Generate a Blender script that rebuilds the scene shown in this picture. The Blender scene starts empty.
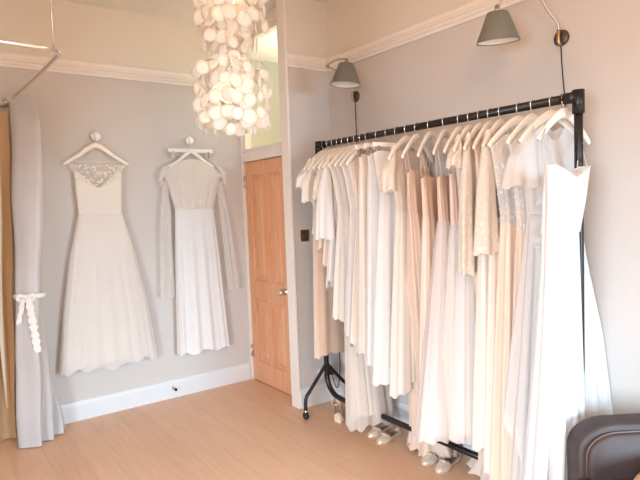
import bpy, bmesh, math, random
from math import sin, cos, pi, radians, sqrt, exp
from mathutils import Vector, Matrix, Euler
random.seed(7)
SC = bpy.context.scene
COL = SC.collection

# ------------------------------------------------------------------ camera
F_PX = 550.0
cam_d = bpy.data.cameras.new('camera')
cam_d.sensor_fit = 'HORIZONTAL'; cam_d.sensor_width = 36.0
cam_d.lens = 36.0 * F_PX / 640.0
cam_d.clip_start = 0.05
cam = bpy.data.objects.new('camera', cam_d); COL.objects.link(cam)
YAW, PITCH, ROLL = radians(36.0), radians(-3.5), radians(2.1)
Fv = Vector((sin(YAW)*cos(PITCH), cos(YAW)*cos(PITCH), sin(PITCH)))
R0 = Vector((cos(YAW), -sin(YAW), 0)); U0 = R0.cross(Fv)
Rv = cos(ROLL)*R0 - sin(ROLL)*U0; Uv = Rv.cross(Fv)
M = Matrix((Rv, Uv, -Fv)).transposed().to_4x4()
M.translation = Vector((0, 0, 1.567))
cam.matrix_world = M
SC.camera = cam

# ------------------------------------------------------------------ view, world, main lights
SC.view_settings.view_transform = 'Standard'
SC.view_settings.look = 'None'
SC.view_settings.gamma = 1.0
SC.view_settings.use_curve_mapping = False
SC.view_settings.exposure = 0.27

W = bpy.data.worlds.new('daylight'); SC.world = W; W.use_nodes = True
wn = W.node_tree.nodes['Background']
wn.inputs[0].default_value = (0.80, 0.88, 1.0, 1); wn.inputs[1].default_value = 1.0

def area(name, loc, target, sx, sy, power, colr, spread=180):
    d = bpy.data.lights.new(name, 'AREA'); d.shape = 'RECTANGLE'; d.size = sx; d.size_y = sy
    d.energy = power; d.color = colr; d.spread = radians(spread)
    o = bpy.data.objects.new(name, d); COL.objects.link(o)
    o.location = loc
    o.rotation_euler = (Vector(target) - Vector(loc)).to_track_quat('-Z', 'Y').to_euler()
    return o
def point(name, loc, power, colr, r=0.05):
    d = bpy.data.lights.new(name, 'POINT'); d.energy = power; d.color = colr; d.shadow_soft_size = r
    o = bpy.data.objects.new(name, d); COL.objects.link(o); o.location = loc
    return o
# daylight entering by the two windows of the wall behind the camera
area('window_daylight', (1.75, -3.22, 1.35), (1.75, 1.5, -1.5), 1.3, 1.5, 128, (0.52, 0.80, 1.0), 92)
area('window_daylight', (-2.32, -0.40, 1.40), (2.4, 2.2, -1.35), 1.5, 1.4, 88, (0.72, 0.86, 1.0), 90)
# added warm fill, high in the unseen half of the room
point('warm_fill_glow', (0.3, -0.4, 2.70), 68, (1.0, 0.56, 0.28), 0.15)

# ------------------------------------------------------------------ materials
MATS = {}
def newmat(name):
    m = bpy.data.materials.new(name); m.use_nodes = True
    nt = m.node_tree; nt.nodes.clear()
    out = nt.nodes.new('ShaderNodeOutputMaterial')
    MATS[name] = m
    return m, nt, out
def N(nt, kind, **kw):
    n = nt.nodes.new(kind)
    for k, v in kw.items():
        if k.startswith('i_'):
            n.inputs[k[2:].replace('_', ' ')].default_value = v
        else: setattr(n, k, v)
    return n
def coords(nt, scale=(1, 1, 1)):
    tc = N(nt, 'ShaderNodeTexCoord'); mp = N(nt, 'ShaderNodeMapping')
    nt.links.new(tc.outputs['Object'], mp.inputs[0]); mp.inputs['Scale'].default_value = scale
    return mp.outputs[0]
def plain(name, col, rough=0.6, metal=0.0, var=0.04, nscale=6.0, bump=0.0, bscale=120.0, spec=0.5, sheen=0.0):
    m, nt, out = newmat(name)
    b = N(nt, 'ShaderNodeBsdfPrincipled'); nt.links.new(b.outputs[0], out.inputs[0])
    b.inputs['Roughness'].default_value = rough; b.inputs['Metallic'].default_value = metal
    b.inputs['Specular IOR Level'].default_value = spec
    b.inputs['Sheen Weight'].default_value = sheen
    v = coords(nt)
    no = N(nt, 'ShaderNodeTexNoise'); no.inputs['Scale'].default_value = nscale; no.inputs['Detail'].default_value = 4
    nt.links.new(v, no.inputs['Vector'])
    mx = N(nt, 'ShaderNodeMix', data_type='RGBA')
    mx.inputs[6].default_value = tuple(min(1, c*(1-var)) for c in col) + (1,)
    mx.inputs[7].default_value = tuple(min(1, c*(1+var)) for c in col) + (1,)
    nt.links.new(no.outputs[0], mx.inputs[0]); nt.links.new(mx.outputs[2], b.inputs['Base Color'])
    if bump:
        n2 = N(nt, 'ShaderNodeTexNoise'); n2.inputs['Scale'].default_value = bscale
        nt.links.new(v, n2.inputs['Vector'])
        bp = N(nt, 'ShaderNodeBump'); bp.inputs['Strength'].default_value = bump; bp.inputs['Distance'].default_value = 0.002
        nt.links.new(n2.outputs[0], bp.inputs['Height']); nt.links.new(bp.outputs[0], b.inputs['Normal'])
    return m
def cloth(name, col, trans=0.3, alpha=1.0, lace=0.0, gloss=0.0, lscale=38.0, beads=False):
    """diffuse + translucent cloth; alpha < 1 is tulle; lace > 0 opens holes in a floral net"""
    m, nt, out = newmat(name)
    v = coords(nt)
    no = N(nt, 'ShaderNodeTexNoise'); no.inputs['Scale'].default_value = 9; nt.links.new(v, no.inputs['Vector'])
    mx = N(nt, 'ShaderNodeMix', data_type='RGBA')
    mx.inputs[6].default_value = tuple(c*0.96 for c in col) + (1,); mx.inputs[7].default_value = tuple(min(1, c*1.03) for c in col) + (1,)
    nt.links.new(no.outputs[0], mx.inputs[0])
    b = N(nt, 'ShaderNodeBsdfPrincipled'); b.inputs['Roughness'].default_value = 0.38 if gloss else 0.85
    b.inputs['Specular IOR Level'].default_value = 0.6 if gloss else 0.15
    b.inputs['Sheen Weight'].default_value = 0.15
    nt.links.new(mx.outputs[2], b.inputs['Base Color'])
    t = N(nt, 'ShaderNodeBsdfTranslucent'); t.inputs[0].default_value = (min(1, col[0]*1.03), col[1]*.955, col[2]*.895, 1)
    ms = N(nt, 'ShaderNodeMixShader'); ms.inputs[0].default_value = trans
    nt.links.new(b.outputs[0], ms.inputs[1]); nt.links.new(t.outputs[0], ms.inputs[2])
    last = ms
    if lace or beads:
        vo = N(nt, 'ShaderNodeTexVoronoi'); vo.inputs['Scale'].default_value = lscale
        n3 = N(nt, 'ShaderNodeTexNoise'); n3.inputs['Scale'].default_value = lscale*0.5; n3.inputs['Detail'].default_value = 3
        nt.links.new(v, n3.inputs['Vector'])
        add = N(nt, 'ShaderNodeMix', data_type='RGBA'); add.inputs[0].default_value = 0.08
        nt.links.new(v, add.inputs[6]); nt.links.new(n3.outputs[1], add.inputs[7])
        nt.links.new(add.outputs[2], vo.inputs['Vector'])
        rp = N(nt, 'ShaderNodeValToRGB')
        rp.color_ramp.elements[0].position = 0.30; rp.color_ramp.elements[1].position = 0.42
        nt.links.new(vo.outputs[0], rp.inputs[0])
        bp = N(nt, 'ShaderNodeBump'); bp.inputs['Strength'].default_value = 0.6; bp.inputs['Distance'].default_value = 0.004
        bp.invert = True
        nt.links.new(rp.outputs[0], bp.inputs['Height']); nt.links.new(bp.outputs[0], b.inputs['Normal'])
    if beads:
        cm_ = N(nt, 'ShaderNodeMix', data_type='RGBA'); cm_.inputs[7].default_value = (col[0]*.92, col[1]*.86, col[2]*.79, 1)
        nt.links.new(rp.outputs[0], cm_.inputs[0]); nt.links.new(mx.outputs[2], cm_.inputs[6]); nt.links.new(cm_.outputs[2], b.inputs['Base Color'])
    if alpha < 1.0 or lace:
        tr = N(nt, 'ShaderNodeBsdfTransparent')
        m2 = N(nt, 'ShaderNodeMixShader')
        nt.links.new(last.outputs[0], m2.inputs[1]); nt.links.new(tr.outputs[0], m2.inputs[2])
        if lace:
            mul = N(nt, 'ShaderNodeMath', operation='MULTIPLY'); mul.inputs[1].default_value = lace
            nt.links.new(rp.outputs[0], mul.inputs[0]); nt.links.new(mul.outputs[0], m2.inputs[0])
        else: m2.inputs[0].default_value = 1 - alpha
        last = m2
    nt.links.new(last.outputs[0], out.inputs[0])
    return m
def wood_floor():
    m, nt, out = newmat('oak_floorboards')
    b = N(nt, 'ShaderNodeBsdfPrincipled'); nt.links.new(b.outputs[0], out.inputs[0])
    b.inputs['Roughness'].default_value = 0.42
    tc = N(nt, 'ShaderNodeTexCoord'); mp = N(nt, 'ShaderNodeMapping'); mp.inputs['Rotation'].default_value = (0, 0, pi/2)
    nt.links.new(tc.outputs['Object'], mp.inputs[0])
    br = N(nt, 'ShaderNodeTexBrick'); br.offset = 0.37
    br.inputs['Scale'].default_value = 1.0; br.inputs['Brick Width'].default_value = 1.9; br.inputs['Row Height'].default_value = 0.19
    br.inputs['Mortar Size'].default_value = 0.0012; br.inputs['Mortar Smooth'].default_value = 0.6
    br.inputs['Color1'].default_value = (0.69, 0.43, 0.27, 1); br.inputs['Color2'].default_value = (0.74, 0.48, 0.315, 1)
    br.inputs['Mortar'].default_value = (0.52, 0.31, 0.19, 1)
    nt.links.new(mp.outputs[0], br.inputs['Vector'])
    m2 = N(nt, 'ShaderNodeMapping'); m2.inputs['Scale'].default_value = (9, 0.7, 1); nt.links.new(tc.outputs['Object'], m2.inputs[0])
    no = N(nt, 'ShaderNodeTexNoise'); no.inputs['Scale'].default_value = 3; no.inputs['Detail'].default_value = 6; no.inputs['Distortion'].default_value = 1.2
    nt.links.new(m2.outputs[0], no.inputs['Vector'])
    rp = N(nt, 'ShaderNodeValToRGB'); rp.color_ramp.elements[0].color = (0.94, 0.93, 0.92, 1); rp.color_ramp.elements[1].color = (1.07, 1.06, 1.05, 1)
    rp.color_ramp.elements[0].position = 0.3; rp.color_ramp.elements[1].position = 0.7
    nt.links.new(no.outputs[0], rp.inputs[0])
    mx = N(nt, 'ShaderNodeMix', data_type='RGBA', blend_type='MULTIPLY'); mx.inputs[0].default_value = 1
    nt.links.new(br.outputs[0], mx.inputs[6]); nt.links.new(rp.outputs[0], mx.inputs[7])
    # knots
    n3 = N(nt, 'ShaderNodeTexVoronoi'); n3.inputs['Scale'].default_value = 1.6
    m3 = N(nt, 'ShaderNodeMapping'); m3.inputs['Scale'].default_value = (1.6, 0.8, 1); nt.links.new(tc.outputs['Object'], m3.inputs[0]); nt.links.new(m3.outputs[0], n3.inputs['Vector'])
    r3 = N(nt, 'ShaderNodeValToRGB'); r3.color_ramp.elements[0].color = (0.68, 0.6, 0.55, 1); r3.color_ramp.elements[1].color = (1, 1, 1, 1)
    r3.color_ramp.elements[0].position = 0.02; r3.color_ramp.elements[1].position = 0.09
    nt.links.new(n3.outputs[0], r3.inputs[0])
    m4 = N(nt, 'ShaderNodeMix', data_type='RGBA', blend_type='MULTIPLY'); m4.inputs[0].default_value = 1
    nt.links.new(mx.outputs[2], m4.inputs[6]); nt.links.new(r3.outputs[0], m4.inputs[7])
    nt.links.new(m4.outputs[2], b.inputs['Base Color'])
    return m
def wood_door():
    m, nt, out = newmat('pine_door_wood')
    b = N(nt, 'ShaderNodeBsdfPrincipled'); nt.links.new(b.outputs[0], out.inputs[0]); b.inputs['Roughness'].default_value = 0.45
    v = coords(nt, (1, 14, 1.0))
    no = N(nt, 'ShaderNodeTexNoise'); no.inputs['Scale'].default_value = 4; no.inputs['Detail'].default_value = 6; no.inputs['Distortion'].default_value = 0.8
    nt.links.new(v, no.inputs['Vector'])
    rp = N(nt, 'ShaderNodeValToRGB'); rp.color_ramp.elements[0].color = (0.70, 0.34, 0.17, 1); rp.color_ramp.elements[1].color = (0.82, 0.45, 0.26, 1)
    rp.color_ramp.elements[0].position = 0.3; rp.color_ramp.elements[1].position = 0.7
    nt.links.new(no.outputs[0], rp.inputs[0]); nt.links.new(rp.outputs[0], b.inputs['Base Color'])
    return m
def wall_paint():
    """picture rail divides cream upper paint from the warm grey below: both are real paint colours"""
    m, nt, out = newmat('two_tone_wall_paint')
    b = N(nt, 'ShaderNodeBsdfPrincipled'); nt.links.new(b.outputs[0], out.inputs[0]); b.inputs['Roughness'].default_value = 0.9
    tc = N(nt, 'ShaderNodeTexCoord'); sp = N(nt, 'ShaderNodeSeparateXYZ'); nt.links.new(tc.outputs['Object'], sp.inputs[0])
    gt = N(nt, 'ShaderNodeMath', operation='GREATER_THAN'); gt.inputs[1].default_value = 2.66
    nt.links.new(sp.outputs[2], gt.inputs[0])
    mx = N(nt, 'ShaderNodeMix', data_type='RGBA'); mx.inputs[6].default_value = WALL_LOW + (1,); mx.inputs[7].default_value = WALL_HIGH + (1,)
    nt.links.new(gt.outputs[0], mx.inputs[0])
    no = N(nt, 'ShaderNodeTexNoise'); no.inputs['Scale'].default_value = 1.4; no.inputs['Detail'].default_value = 3
    nt.links.new(tc.outputs['Object'], no.inputs['Vector'])
    rp = N(nt, 'ShaderNodeValToRGB'); rp.color_ramp.elements[0].color = (0.97, 0.965, 0.96, 1); rp.color_ramp.elements[1].color = (1.02, 1.02, 1.02, 1)
    nt.links.new(no.outputs[0], rp.inputs[0])
    m2 = N(nt, 'ShaderNodeMix', data_type='RGBA', blend_type='MULTIPLY'); m2.inputs[0].default_value = 1
    nt.links.new(mx.outputs[2], m2.inputs[6]); nt.links.new(rp.outputs[0], m2.inputs[7]); nt.links.new(m2.outputs[2], b.inputs['Base Color'])
    return m
WALL_LOW = (0.60, 0.56, 0.53); WALL_HIGH = (0.76, 0.70, 0.615)
M_WALL = wall_paint()
M_CEIL = plain('ceiling_paint', (0.78, 0.74, 0.69), 0.9)
M_TRIM = plain('white_gloss_paint', (0.70, 0.70, 0.71), 0.4)
M_FLOOR = wood_floor()
M_DOOR = wood_door()
M_BLACK = plain('black_steel', (0.012, 0.011, 0.012), 0.35, 0.2)
M_BLACKRUB = plain('black_rubber', (0.02, 0.02, 0.02), 0.8)
M_CHROME = plain('chrome', (0.82, 0.80, 0.78), 0.18, 1.0)
M_BRASS = plain('aged_brass', (0.50, 0.34, 0.18), 0.32, 1.0)
M_NICKEL = plain('satin_nickel', (0.66, 0.57, 0.48), 0.3, 1.0)
M_DARKBR = plain('dark_bronze', (0.10, 0.075, 0.055), 0.4, 0.7)
M_SHADE = plain('grey_green_enamel', (0.16, 0.155, 0.13), 0.45)
M_SHADEIN = plain('white_enamel', (0.9, 0.88, 0.84), 0.4)
M_HANG = plain('white_painted_wood', (0.86, 0.80, 0.72), 0.5)
M_HANGW = plain('pale_bare_wood', (0.80, 0.68, 0.54), 0.55)
M_LEATH = plain('worn_grey_leather', (0.048, 0.031, 0.030), 0.6, 0, 0.45, 9.0, 0.3, 60.0)
M_PIPE = plain('leather_piping', (0.11, 0.065, 0.05), 0.4)
M_TAN = plain('tan_cushion_fabric', (0.52, 0.33, 0.20), 0.8, 0, 0.1, 20, 0.5, 200)
M_CURT = cloth('silver_grey_taffeta', (0.585, 0.55, 0.54), 0.12, 1, gloss=0.3)
M_GOLD = cloth('golden_curtain_fabric', (0.66, 0.43, 0.23), 0.25, gloss=0.3)
M_PALE = cloth('pale_curtain_strip', (0.92, 0.80, 0.60), 0.3)
M_RIB = cloth('white_ribbon', (0.92, 0.90, 0.87), 0.2)
M_PORC = plain('porcelain', (0.85, 0.83, 0.80), 0.15)
M_SOLE = plain('shoe_sole', (0.62, 0.50, 0.40), 0.6)
M_SILV = plain('champagne_glitter_leather', (0.72, 0.62, 0.50), 0.3, 0.35, 0.25, 150)
M_NUDE = plain('ivory_satin_shoe', (0.85, 0.70, 0.55), 0.35)
M_INS = plain('shoe_insole', (0.35, 0.24, 0.16), 0.7)

def glassmat():
    m, nt, out = newmat('transom_glass')
    g = N(nt, 'ShaderNodeBsdfGlossy'); g.inputs['Roughness'].default_value = 0.02
    t = N(nt, 'ShaderNodeBsdfTransparent'); t.inputs[0].default_value = (0.95, 0.97, 0.93, 1)
    ms = N(nt, 'ShaderNodeMixShader'); ms.inputs[0].default_value = 0.08
    nt.links.new(t.outputs[0], ms.inputs[1]); nt.links.new(g.outputs[0], ms.inputs[2]); nt.links.new(ms.outputs[0], out.inputs[0])
    return m
M_GLASS = glassmat()
def shellmat():
    m, nt, out = newmat('capiz_shell')
    b = N(nt, 'ShaderNodeBsdfPrincipled'); b.inputs['Base Color'].default_value = (0.93, 0.90, 0.85, 1); b.inputs['Roughness'].default_value = 0.22
    t = N(nt, 'ShaderNodeBsdfTranslucent'); t.inputs[0].default_value = (0.95, 0.91, 0.84, 1)
    tr = N(nt, 'ShaderNodeBsdfTransparent')
    v = coords(nt); no = N(nt, 'ShaderNodeTexNoise'); no.inputs['Scale'].default_value = 40; nt.links.new(v, no.inputs['Vector'])
    bp = N(nt, 'ShaderNodeBump'); bp.inputs['Strength'].default_value = 0.4; bp.inputs['Distance'].default_value = 0.002
    nt.links.new(no.outputs[0], bp.inputs['Height']); nt.links.new(bp.outputs[0], b.inputs['Normal'])
    m1 = N(nt, 'ShaderNodeMixShader'); m1.inputs[0].default_value = 0.5
    nt.links.new(b.outputs[0], m1.inputs[1]); nt.links.new(t.outputs[0], m1.inputs[2])
    m2 = N(nt, 'ShaderNodeMixShader'); m2.inputs[0].default_value = 0.2
    nt.links.new(m1.outputs[0], m2.inputs[1]); nt.links.new(tr.outputs[0], m2.inputs[2]); nt.links.new(m2.outputs[0], out.inputs[0])
    return m
M_SHELL = shellmat()
def emis(name, col, s):
    m, nt, out = newmat(name); e = N(nt, 'ShaderNodeEmission'); e.inputs[0].default_value = col + (1,); e.inputs[1].default_value = s
    nt.links.new(e.outputs[0], out.inputs[0]); return m
M_BULB = emis('lit_bulb', (1.0, 0.82, 0.58), 3)

# ------------------------------------------------------------------ mesh helpers
class MB:
    def __init__(s): s.bm = bmesh.new()
    def box(s, x0, x1, y0, y1, z0, z1, bev=0.0):
        r = bmesh.ops.create_cube(s.bm, size=1.0)
        for v in r['verts']:
            v.co = Vector((x0+(v.co.x+.5)*(x1-x0), y0+(v.co.y+.5)*(y1-y0), z0+(v.co.z+.5)*(z1-z0)))
        if bev:
            es = list({e for v in r['verts'] for e in v.link_edges})
            bmesh.ops.bevel(s.bm, geom=es, offset=bev, segments=2, affect='EDGES', profile=0.6)
        return s
    def loft(s, rings, cap=True, closed=True):
        vs = [[s.bm.verts.new(p) for p in r] for r in rings]
        n = len(rings[0])
        for a, b in zip(vs, vs[1:]):
            for i in range(n if closed else n-1):
                j = (i+1) % n
                try: s.bm.faces.new((a[i], a[j], b[j], b[i]))
                except ValueError: pass
        if cap and closed:
            s.bm.faces.new(list(reversed(vs[0]))); s.bm.faces.new(vs[-1])
        return vs
    def tube(s, pts, r, seg=10, smooth=0, flat=None, cap=True):
        """pts: list of points; r: radius or list; flat=(axis vector, factor) squashes the section"""
        pts = [Vector(p) for p in pts]
        rr = r if isinstance(r, (list, tuple)) else [r]*len(pts)
        if smooth:
            q = []; q2 = []
            n = len(pts)
            for i in range(n-1):
                p0 = pts[max(i-1, 0)]; p1 = pts[i]; p2 = pts[i+1]; p3 = pts[min(i+2, n-1)]
                for k in range(smooth):
                    t = k/smooth
                    q.append(0.5*((2*p1)+(-p0+p2)*t+(2*p0-5*p1+4*p2-p3)*t*t+(-p0+3*p1-3*p2+p3)*t**3))
                    q2.append(rr[i]*(1-t)+rr[i+1]*t)
            q.append(pts[-1]); q2.append(rr[-1]); pts, rr = q, q2
        rings = []; prev = None
        for i, p in enumerate(pts):
            d = (pts[min(i+1, len(pts)-1)] - pts[max(i-1, 0)]).normalized()
            if prev is None:
                a = Vector((0, 0, 1)) if abs(d.z) < 0.9 else Vector((1, 0, 0))
                u = d.cross(a).normalized()
            else: u = (prev - d*prev.dot(d)).normalized()
            prev = u; w = d.cross(u)
            ring = []
            for k in range(seg):
                off = (u*cos(2*pi*k/seg) + w*sin(2*pi*k/seg))*rr[i]
                if flat:
                    ax = Vector(flat[0]).normalized(); off -= ax*off.dot(ax)*(1-flat[1])
                ring.append(p+off)
            rings.append(ring)
        s.loft(rings, cap); return s
    def lathe(s, prof, c=(0, 0, 0), axis='Z', seg=24, cap=True):
        rings = []
        for r, h in prof:
            ring = []
            for k in range(seg):
                a = 2*pi*k/seg; x, y = r*cos(a), r*sin(a)
                p = {'Z': (x, y, h), 'Y': (x, h, y), 'X': (h, x, y)}[axis]
                ring.append(Vector(c)+Vector(p))
            rings.append(ring)
        s.loft(rings, cap); return s
    def sphere(s, c, r, sc=(1, 1, 1), u=16, v=10):
        rr = bmesh.ops.create_uvsphere(s.bm, u_segments=u, v_segments=v, radius=r)
        for q in rr['verts']: q.co = Vector((q.co.x*sc[0], q.co.y*sc[1], q.co.z*sc[2])) + Vector(c)
        return s
    def build(s, name, mat, parent=None, loc=(0, 0, 0), smooth=True, sub=0):
        bmesh.ops.recalc_face_normals(s.bm, faces=s.bm.faces[:])
        me = bpy.data.meshes.new(name); s.bm.to_mesh(me); s.bm.free()
        me.materials.append(mat)
        if smooth:
            for p in me.polygons: p.use_smooth = True
        o = bpy.data.objects.new(name, me); COL.objects.link(o); o.location = loc
        if parent is not None: o.parent = parent
        if sub:
            md = o.modifiers.new('subdivision', 'SUBSURF'); md.levels = sub; md.render_levels = sub
        return o
def tag(o, label=None, cat=None, group=None, kind=None):
    if label: o['label'] = label
    if cat: o['category'] = cat
    if group: o['group'] = group
    if kind: o['kind'] = kind
    return o
def thing(name, label, cat, loc=(0, 0, 0), rz=0, group=None):
    o = bpy.data.objects.new(name, None); COL.objects.link(o)
    o.empty_display_size = 0.1
    o.location = loc; o.rotation_euler = (0, 0, rz)
    return tag(o, label, cat, group)
def struct(name, mb, mat, smooth=False):
    return tag(mb.build(name, mat, None, smooth=smooth), kind='structure')
def copy_tree(o, parent=None):
    c = o.copy(); COL.objects.link(c)
    if parent is not None: c.parent = parent
    for ch in [k for k in bpy.data.objects if k.parent == o]: copy_tree(ch, c)
    return c

# ------------------------------------------------------------------ the room
XB, YA, YC, XD, ZC = 2.70, 4.46, 3.52, 2.40, 3.155
XL, YF = -2.3, -3.2
T = 0.12
struct('floor', MB().box(XL-T, 4.3, YF-T, 5.2, -0.08, 0), M_FLOOR)
struct('ceiling', MB().box(XL-T, 4.3, YF-T, 5.2, ZC, ZC+0.1), M_CEIL)
struct('wall_back', MB().box(XL-T, XD+0.10, YA, YA+T, 0, ZC), M_WALL)
struct('wall_right', MB().box(XB, XB+T, YF-T, YC+T, 0, ZC), M_WALL)
lw = MB()
for a in ((YF, -1.2, 0, ZC), (0.4, YA, 0, ZC), (-1.2, 0.4, 0, 0.65), (-1.2, 0.4, 2.15, ZC)): lw.box(XL-T, XL, a[0], a[1], a[2], a[3])
struct('wall_left', lw, M_WALL)
lf = MB()
lf.box(XL-.08, XL-.02, -1.2, -1.15, .65, 2.15).box(XL-.08, XL-.02, .35, .4, .65, 2.15).box(XL-.08, XL-.02, -1.15, .35, .65, .70).box(XL-.08, XL-.02, -1.15, .35, 2.10, 2.15).box(XL-.07, XL-.03, -1.15, .35, 1.38, 1.42)
struct('window_3', lf, M_TRIM)
# short wall that stands forward of the door
struct('wall_alcove', MB().box(2.312, XB, YC, YC+0.08, 0, ZC), M_WALL)
# wall behind the camera, with two window openings
fw = MB()
for a in ((XL, 1.1, 0, ZC), (1.1, 2.4, 0, 0.6), (1.1, 2.4, 2.1, ZC), (2.4, XB, 0, ZC)):
    fw.box(a[0], a[1], YF-T, YF, a[2], a[3])
struct('wall_front', fw, M_WALL)
for i, x0 in enumerate((1.1,)):
    w = MB(); x1 = x0+1.3
    w.box(x0, x0+.05, YF-.08, YF-.02, .6, 2.1).box(x1-.05, x1, YF-.08, YF-.02, .6, 2.1)
    w.box(x0, x1, YF-.08, YF-.02, .6, .65).box(x0, x1, YF-.08, YF-.02, 2.05, 2.1).box(x0, x1, YF-.07, YF-.03, 1.33, 1.37)
    struct('window_%d' % (i+2), w, M_TRIM)

def rail_x(name, x0, x1, yw, sgn):      # picture rail along X, standing out from the wall at y = yw
    m = MB()
    prof = [(0, 2.625), (0.012, 2.625), (0.016, 2.64), (0.030, 2.650), (0.034, 2.662), (0.022, 2.672), (0.014, 2.70), (0.022, 2.715), (0.016, 2.73), (0, 2.73)]
    m.loft([[Vector((x, yw+sgn*d, z)) for d, z in prof] for x in (x0, x1)])
    struct(name, m, M_CEILTRIM)
def rail_y(name, y0, y1, xw, sgn):
    m = MB()
    prof = [(0, 2.625), (0.012, 2.625), (0.016, 2.64), (0.030, 2.650), (0.034, 2.662), (0.022, 2.672), (0.014, 2.70), (0.022, 2.715), (0.016, 2.73), (0, 2.73)]
    m.loft([[Vector((xw+sgn*d, y, z)) for d, z in prof] for y in (y0, y1)])
    struct(name, m, M_CEILTRIM)
M_CEILTRIM = plain('cream_gloss_paint', (0.84, 0.78, 0.72), 0.5)
rail_x('trim_1', XL, XD-0.015, YA, -1)
rail_y('trim_2', YF, YC, XB, -1)
rail_x('trim_3', 2.312, XB-0.03, YC, -1)
rail_y('trim_4', YF, YA, XL, 1)
def base_x(name, x0, x1, yw, h=0.15):
    prof = [(0, 0), (0.02, 0), (0.02, h-0.035), (0.014, h-0.022), (0.012, h-0.008), (0.006, h), (0, h)]
    m = MB(); m.loft([[Vector((x, yw-d, z)) for d, z in prof] for x in (x0, x1)])
    struct(name, m, M_TRIM)
def base_y(name, y0, y1, xw, sgn, h=0.15):
    prof = [(0, 0), (0.02, 0), (0.02, h-0.035), (0.014, h-0.022), (0.012, h-0.008), (0.006, h), (0, h)]
    m = MB(); m.loft([[Vector((xw+sgn*d, y, z)) for d, z in prof] for y in (y0, y1)])
    struct(name, m, M_TRIM)
base_x('baseboard_back', XL, XD-0.02, YA)
base_x('baseboard_alcove', 2.312, XB-0.02, YC)
base_y('baseboard_right', YF, YC, XB, -1)
base_y('baseboard_left', YF, YA, XL, 1)

# door frame, transom and the lining between door and alcove wall
fr = MB()
fr.box(2.38, 2.48, 3.602, 3.742, 0, ZC, .004)            # near post, full height
fr.box(2.385, 2.48, 4.425, YA-.002, 0, ZC, .003)       # hinge post
fr.box(2.372, 2.479, 3.744, 4.423, 1.985, 2.06, .004)    # transom bar
fr.box(2.386, 2.479, 3.744, 4.423, 3.06, ZC-.002, .003)       # head
struct('trim_5', fr, M_CEILTRIM)
tb = MB().box(2.292, 2.3115, 3.512, 3.615, 0, ZC, .003)
struct('trim_6', tb, M_CEILTRIM)
bars = MB().box(2.43, 2.445, 3.744, 4.425, 2.06, 3.06)
w1 = struct('window_1', bars, M_GLASS)
f2 = MB().box(2.40, 2.46, 4.385, 4.425, 2.06, 3.06).box(2.40, 2.46, 3.744, 3.784, 2.061, 3.059).box(2.40, 2.46, 3.784, 4.385, 2.06, 2.10).box(2.40, 2.46, 3.784, 4.385, 3.02, 3.06)
f2.build('window_frame', M_CEILTRIM, w1, smooth=False)
# hallway seen through the transom
M_HALLLOW = plain('sage_hall_paint', (0.74, 0.67, 0.53), 0.9); M_HALLHI = plain('cream_hall_paint', (0.86, 0.85, 0.66), 0.9)
struct('wall_hall', MB().box(4.0, 4.1, 2.6, 6.2, 0, 2.86), M_HALLLOW)
struct('wall_hall_upper', MB().box(4.0, 4.1, 2.6, 6.2, 2.86, 4.0), M_HALLHI)
struct('wall_hall_end', MB().box(XD+0.10, 4.1, 6.2, 6.3, 0, 3.9), M_HALLLOW)
struct('wall_hall_near', MB().box(XB+T, 4.0, 2.5, 2.6, 0, 3.9), M_HALLLOW)
point('hall_fill_glow', (3.2, 4.2, 2.7), 40, (1.0, 0.90, 0.70), 0.12)  # added fill that brightens the hallway; no fixture stands there

# the door itself: stiles and rails, four sunk panels
DY0, DY1 = 3.746, 4.42
d = MB()
x0, x1 = 2.405, 2.445
st = .095; cm = (DY0+DY1)/2
d.box(x0, x1, DY0, DY0+st, 0.008, 1.98, .002).box(x0, x1, DY1-st, DY1, 0.008, 1.98, .002)
d.box(x0, x1, cm-.04, cm+.04, 0.19, .76).box(x0, x1, cm-.04, cm+.04, .93, 1.86)
for z0, z1 in ((0.008, .19), (.76, .93), (1.86, 1.98)):
    d.box(x0, x1, DY0+st, DY1-st, z0, z1, .002)
door = struct('door_1', d, M_DOOR)
for ya, yb in ((DY0+st, cm-.04), (cm+.04, DY1-st)):
    for za, zb in ((.19, .76), (.93, 1.86)):
        p = MB().box(x0+.014, x1-.012, ya-.002, yb+.002, za-.002, zb+.002)
        r = [Vector((x0+.014, y, z)) for y, z in ((ya+.028, za+.028), (yb-.028, za+.028), (yb-.028, zb-.028), (ya+.028, zb-.028))]
        r2 = [Vector((x0+.004, y, z)) for y, z in ((ya+.052, za+.052), (yb-.052, za+.052), (yb-.052, zb-.052), (ya+.052, zb-.052))]
        p.loft([r, r2])
        p.build('door_panel', M_DOOR, door, smooth=False)
k = MB().lathe([(0.0, 0), (0.026, 0), (0.026, -.006), (.010, -.010), (.009, -.035), (.020, -.042), (.028, -.052), (.027, -.064), (.016, -.072), (0.0, -.074)], (x0, DY0+.065, .875), 'X', 24, False)
k.build('door_knob', M_CHROME, door)
for z in (.22, 1.76):
    h = MB().box(2.392, 2.41, 4.395, 4.425, z, z+.10, .002).tube([(2.392, 4.418, z-.004), (2.392, 4.418, z+.104)], .008)
    h.build('hinge', M_NICKEL, door)

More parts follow.
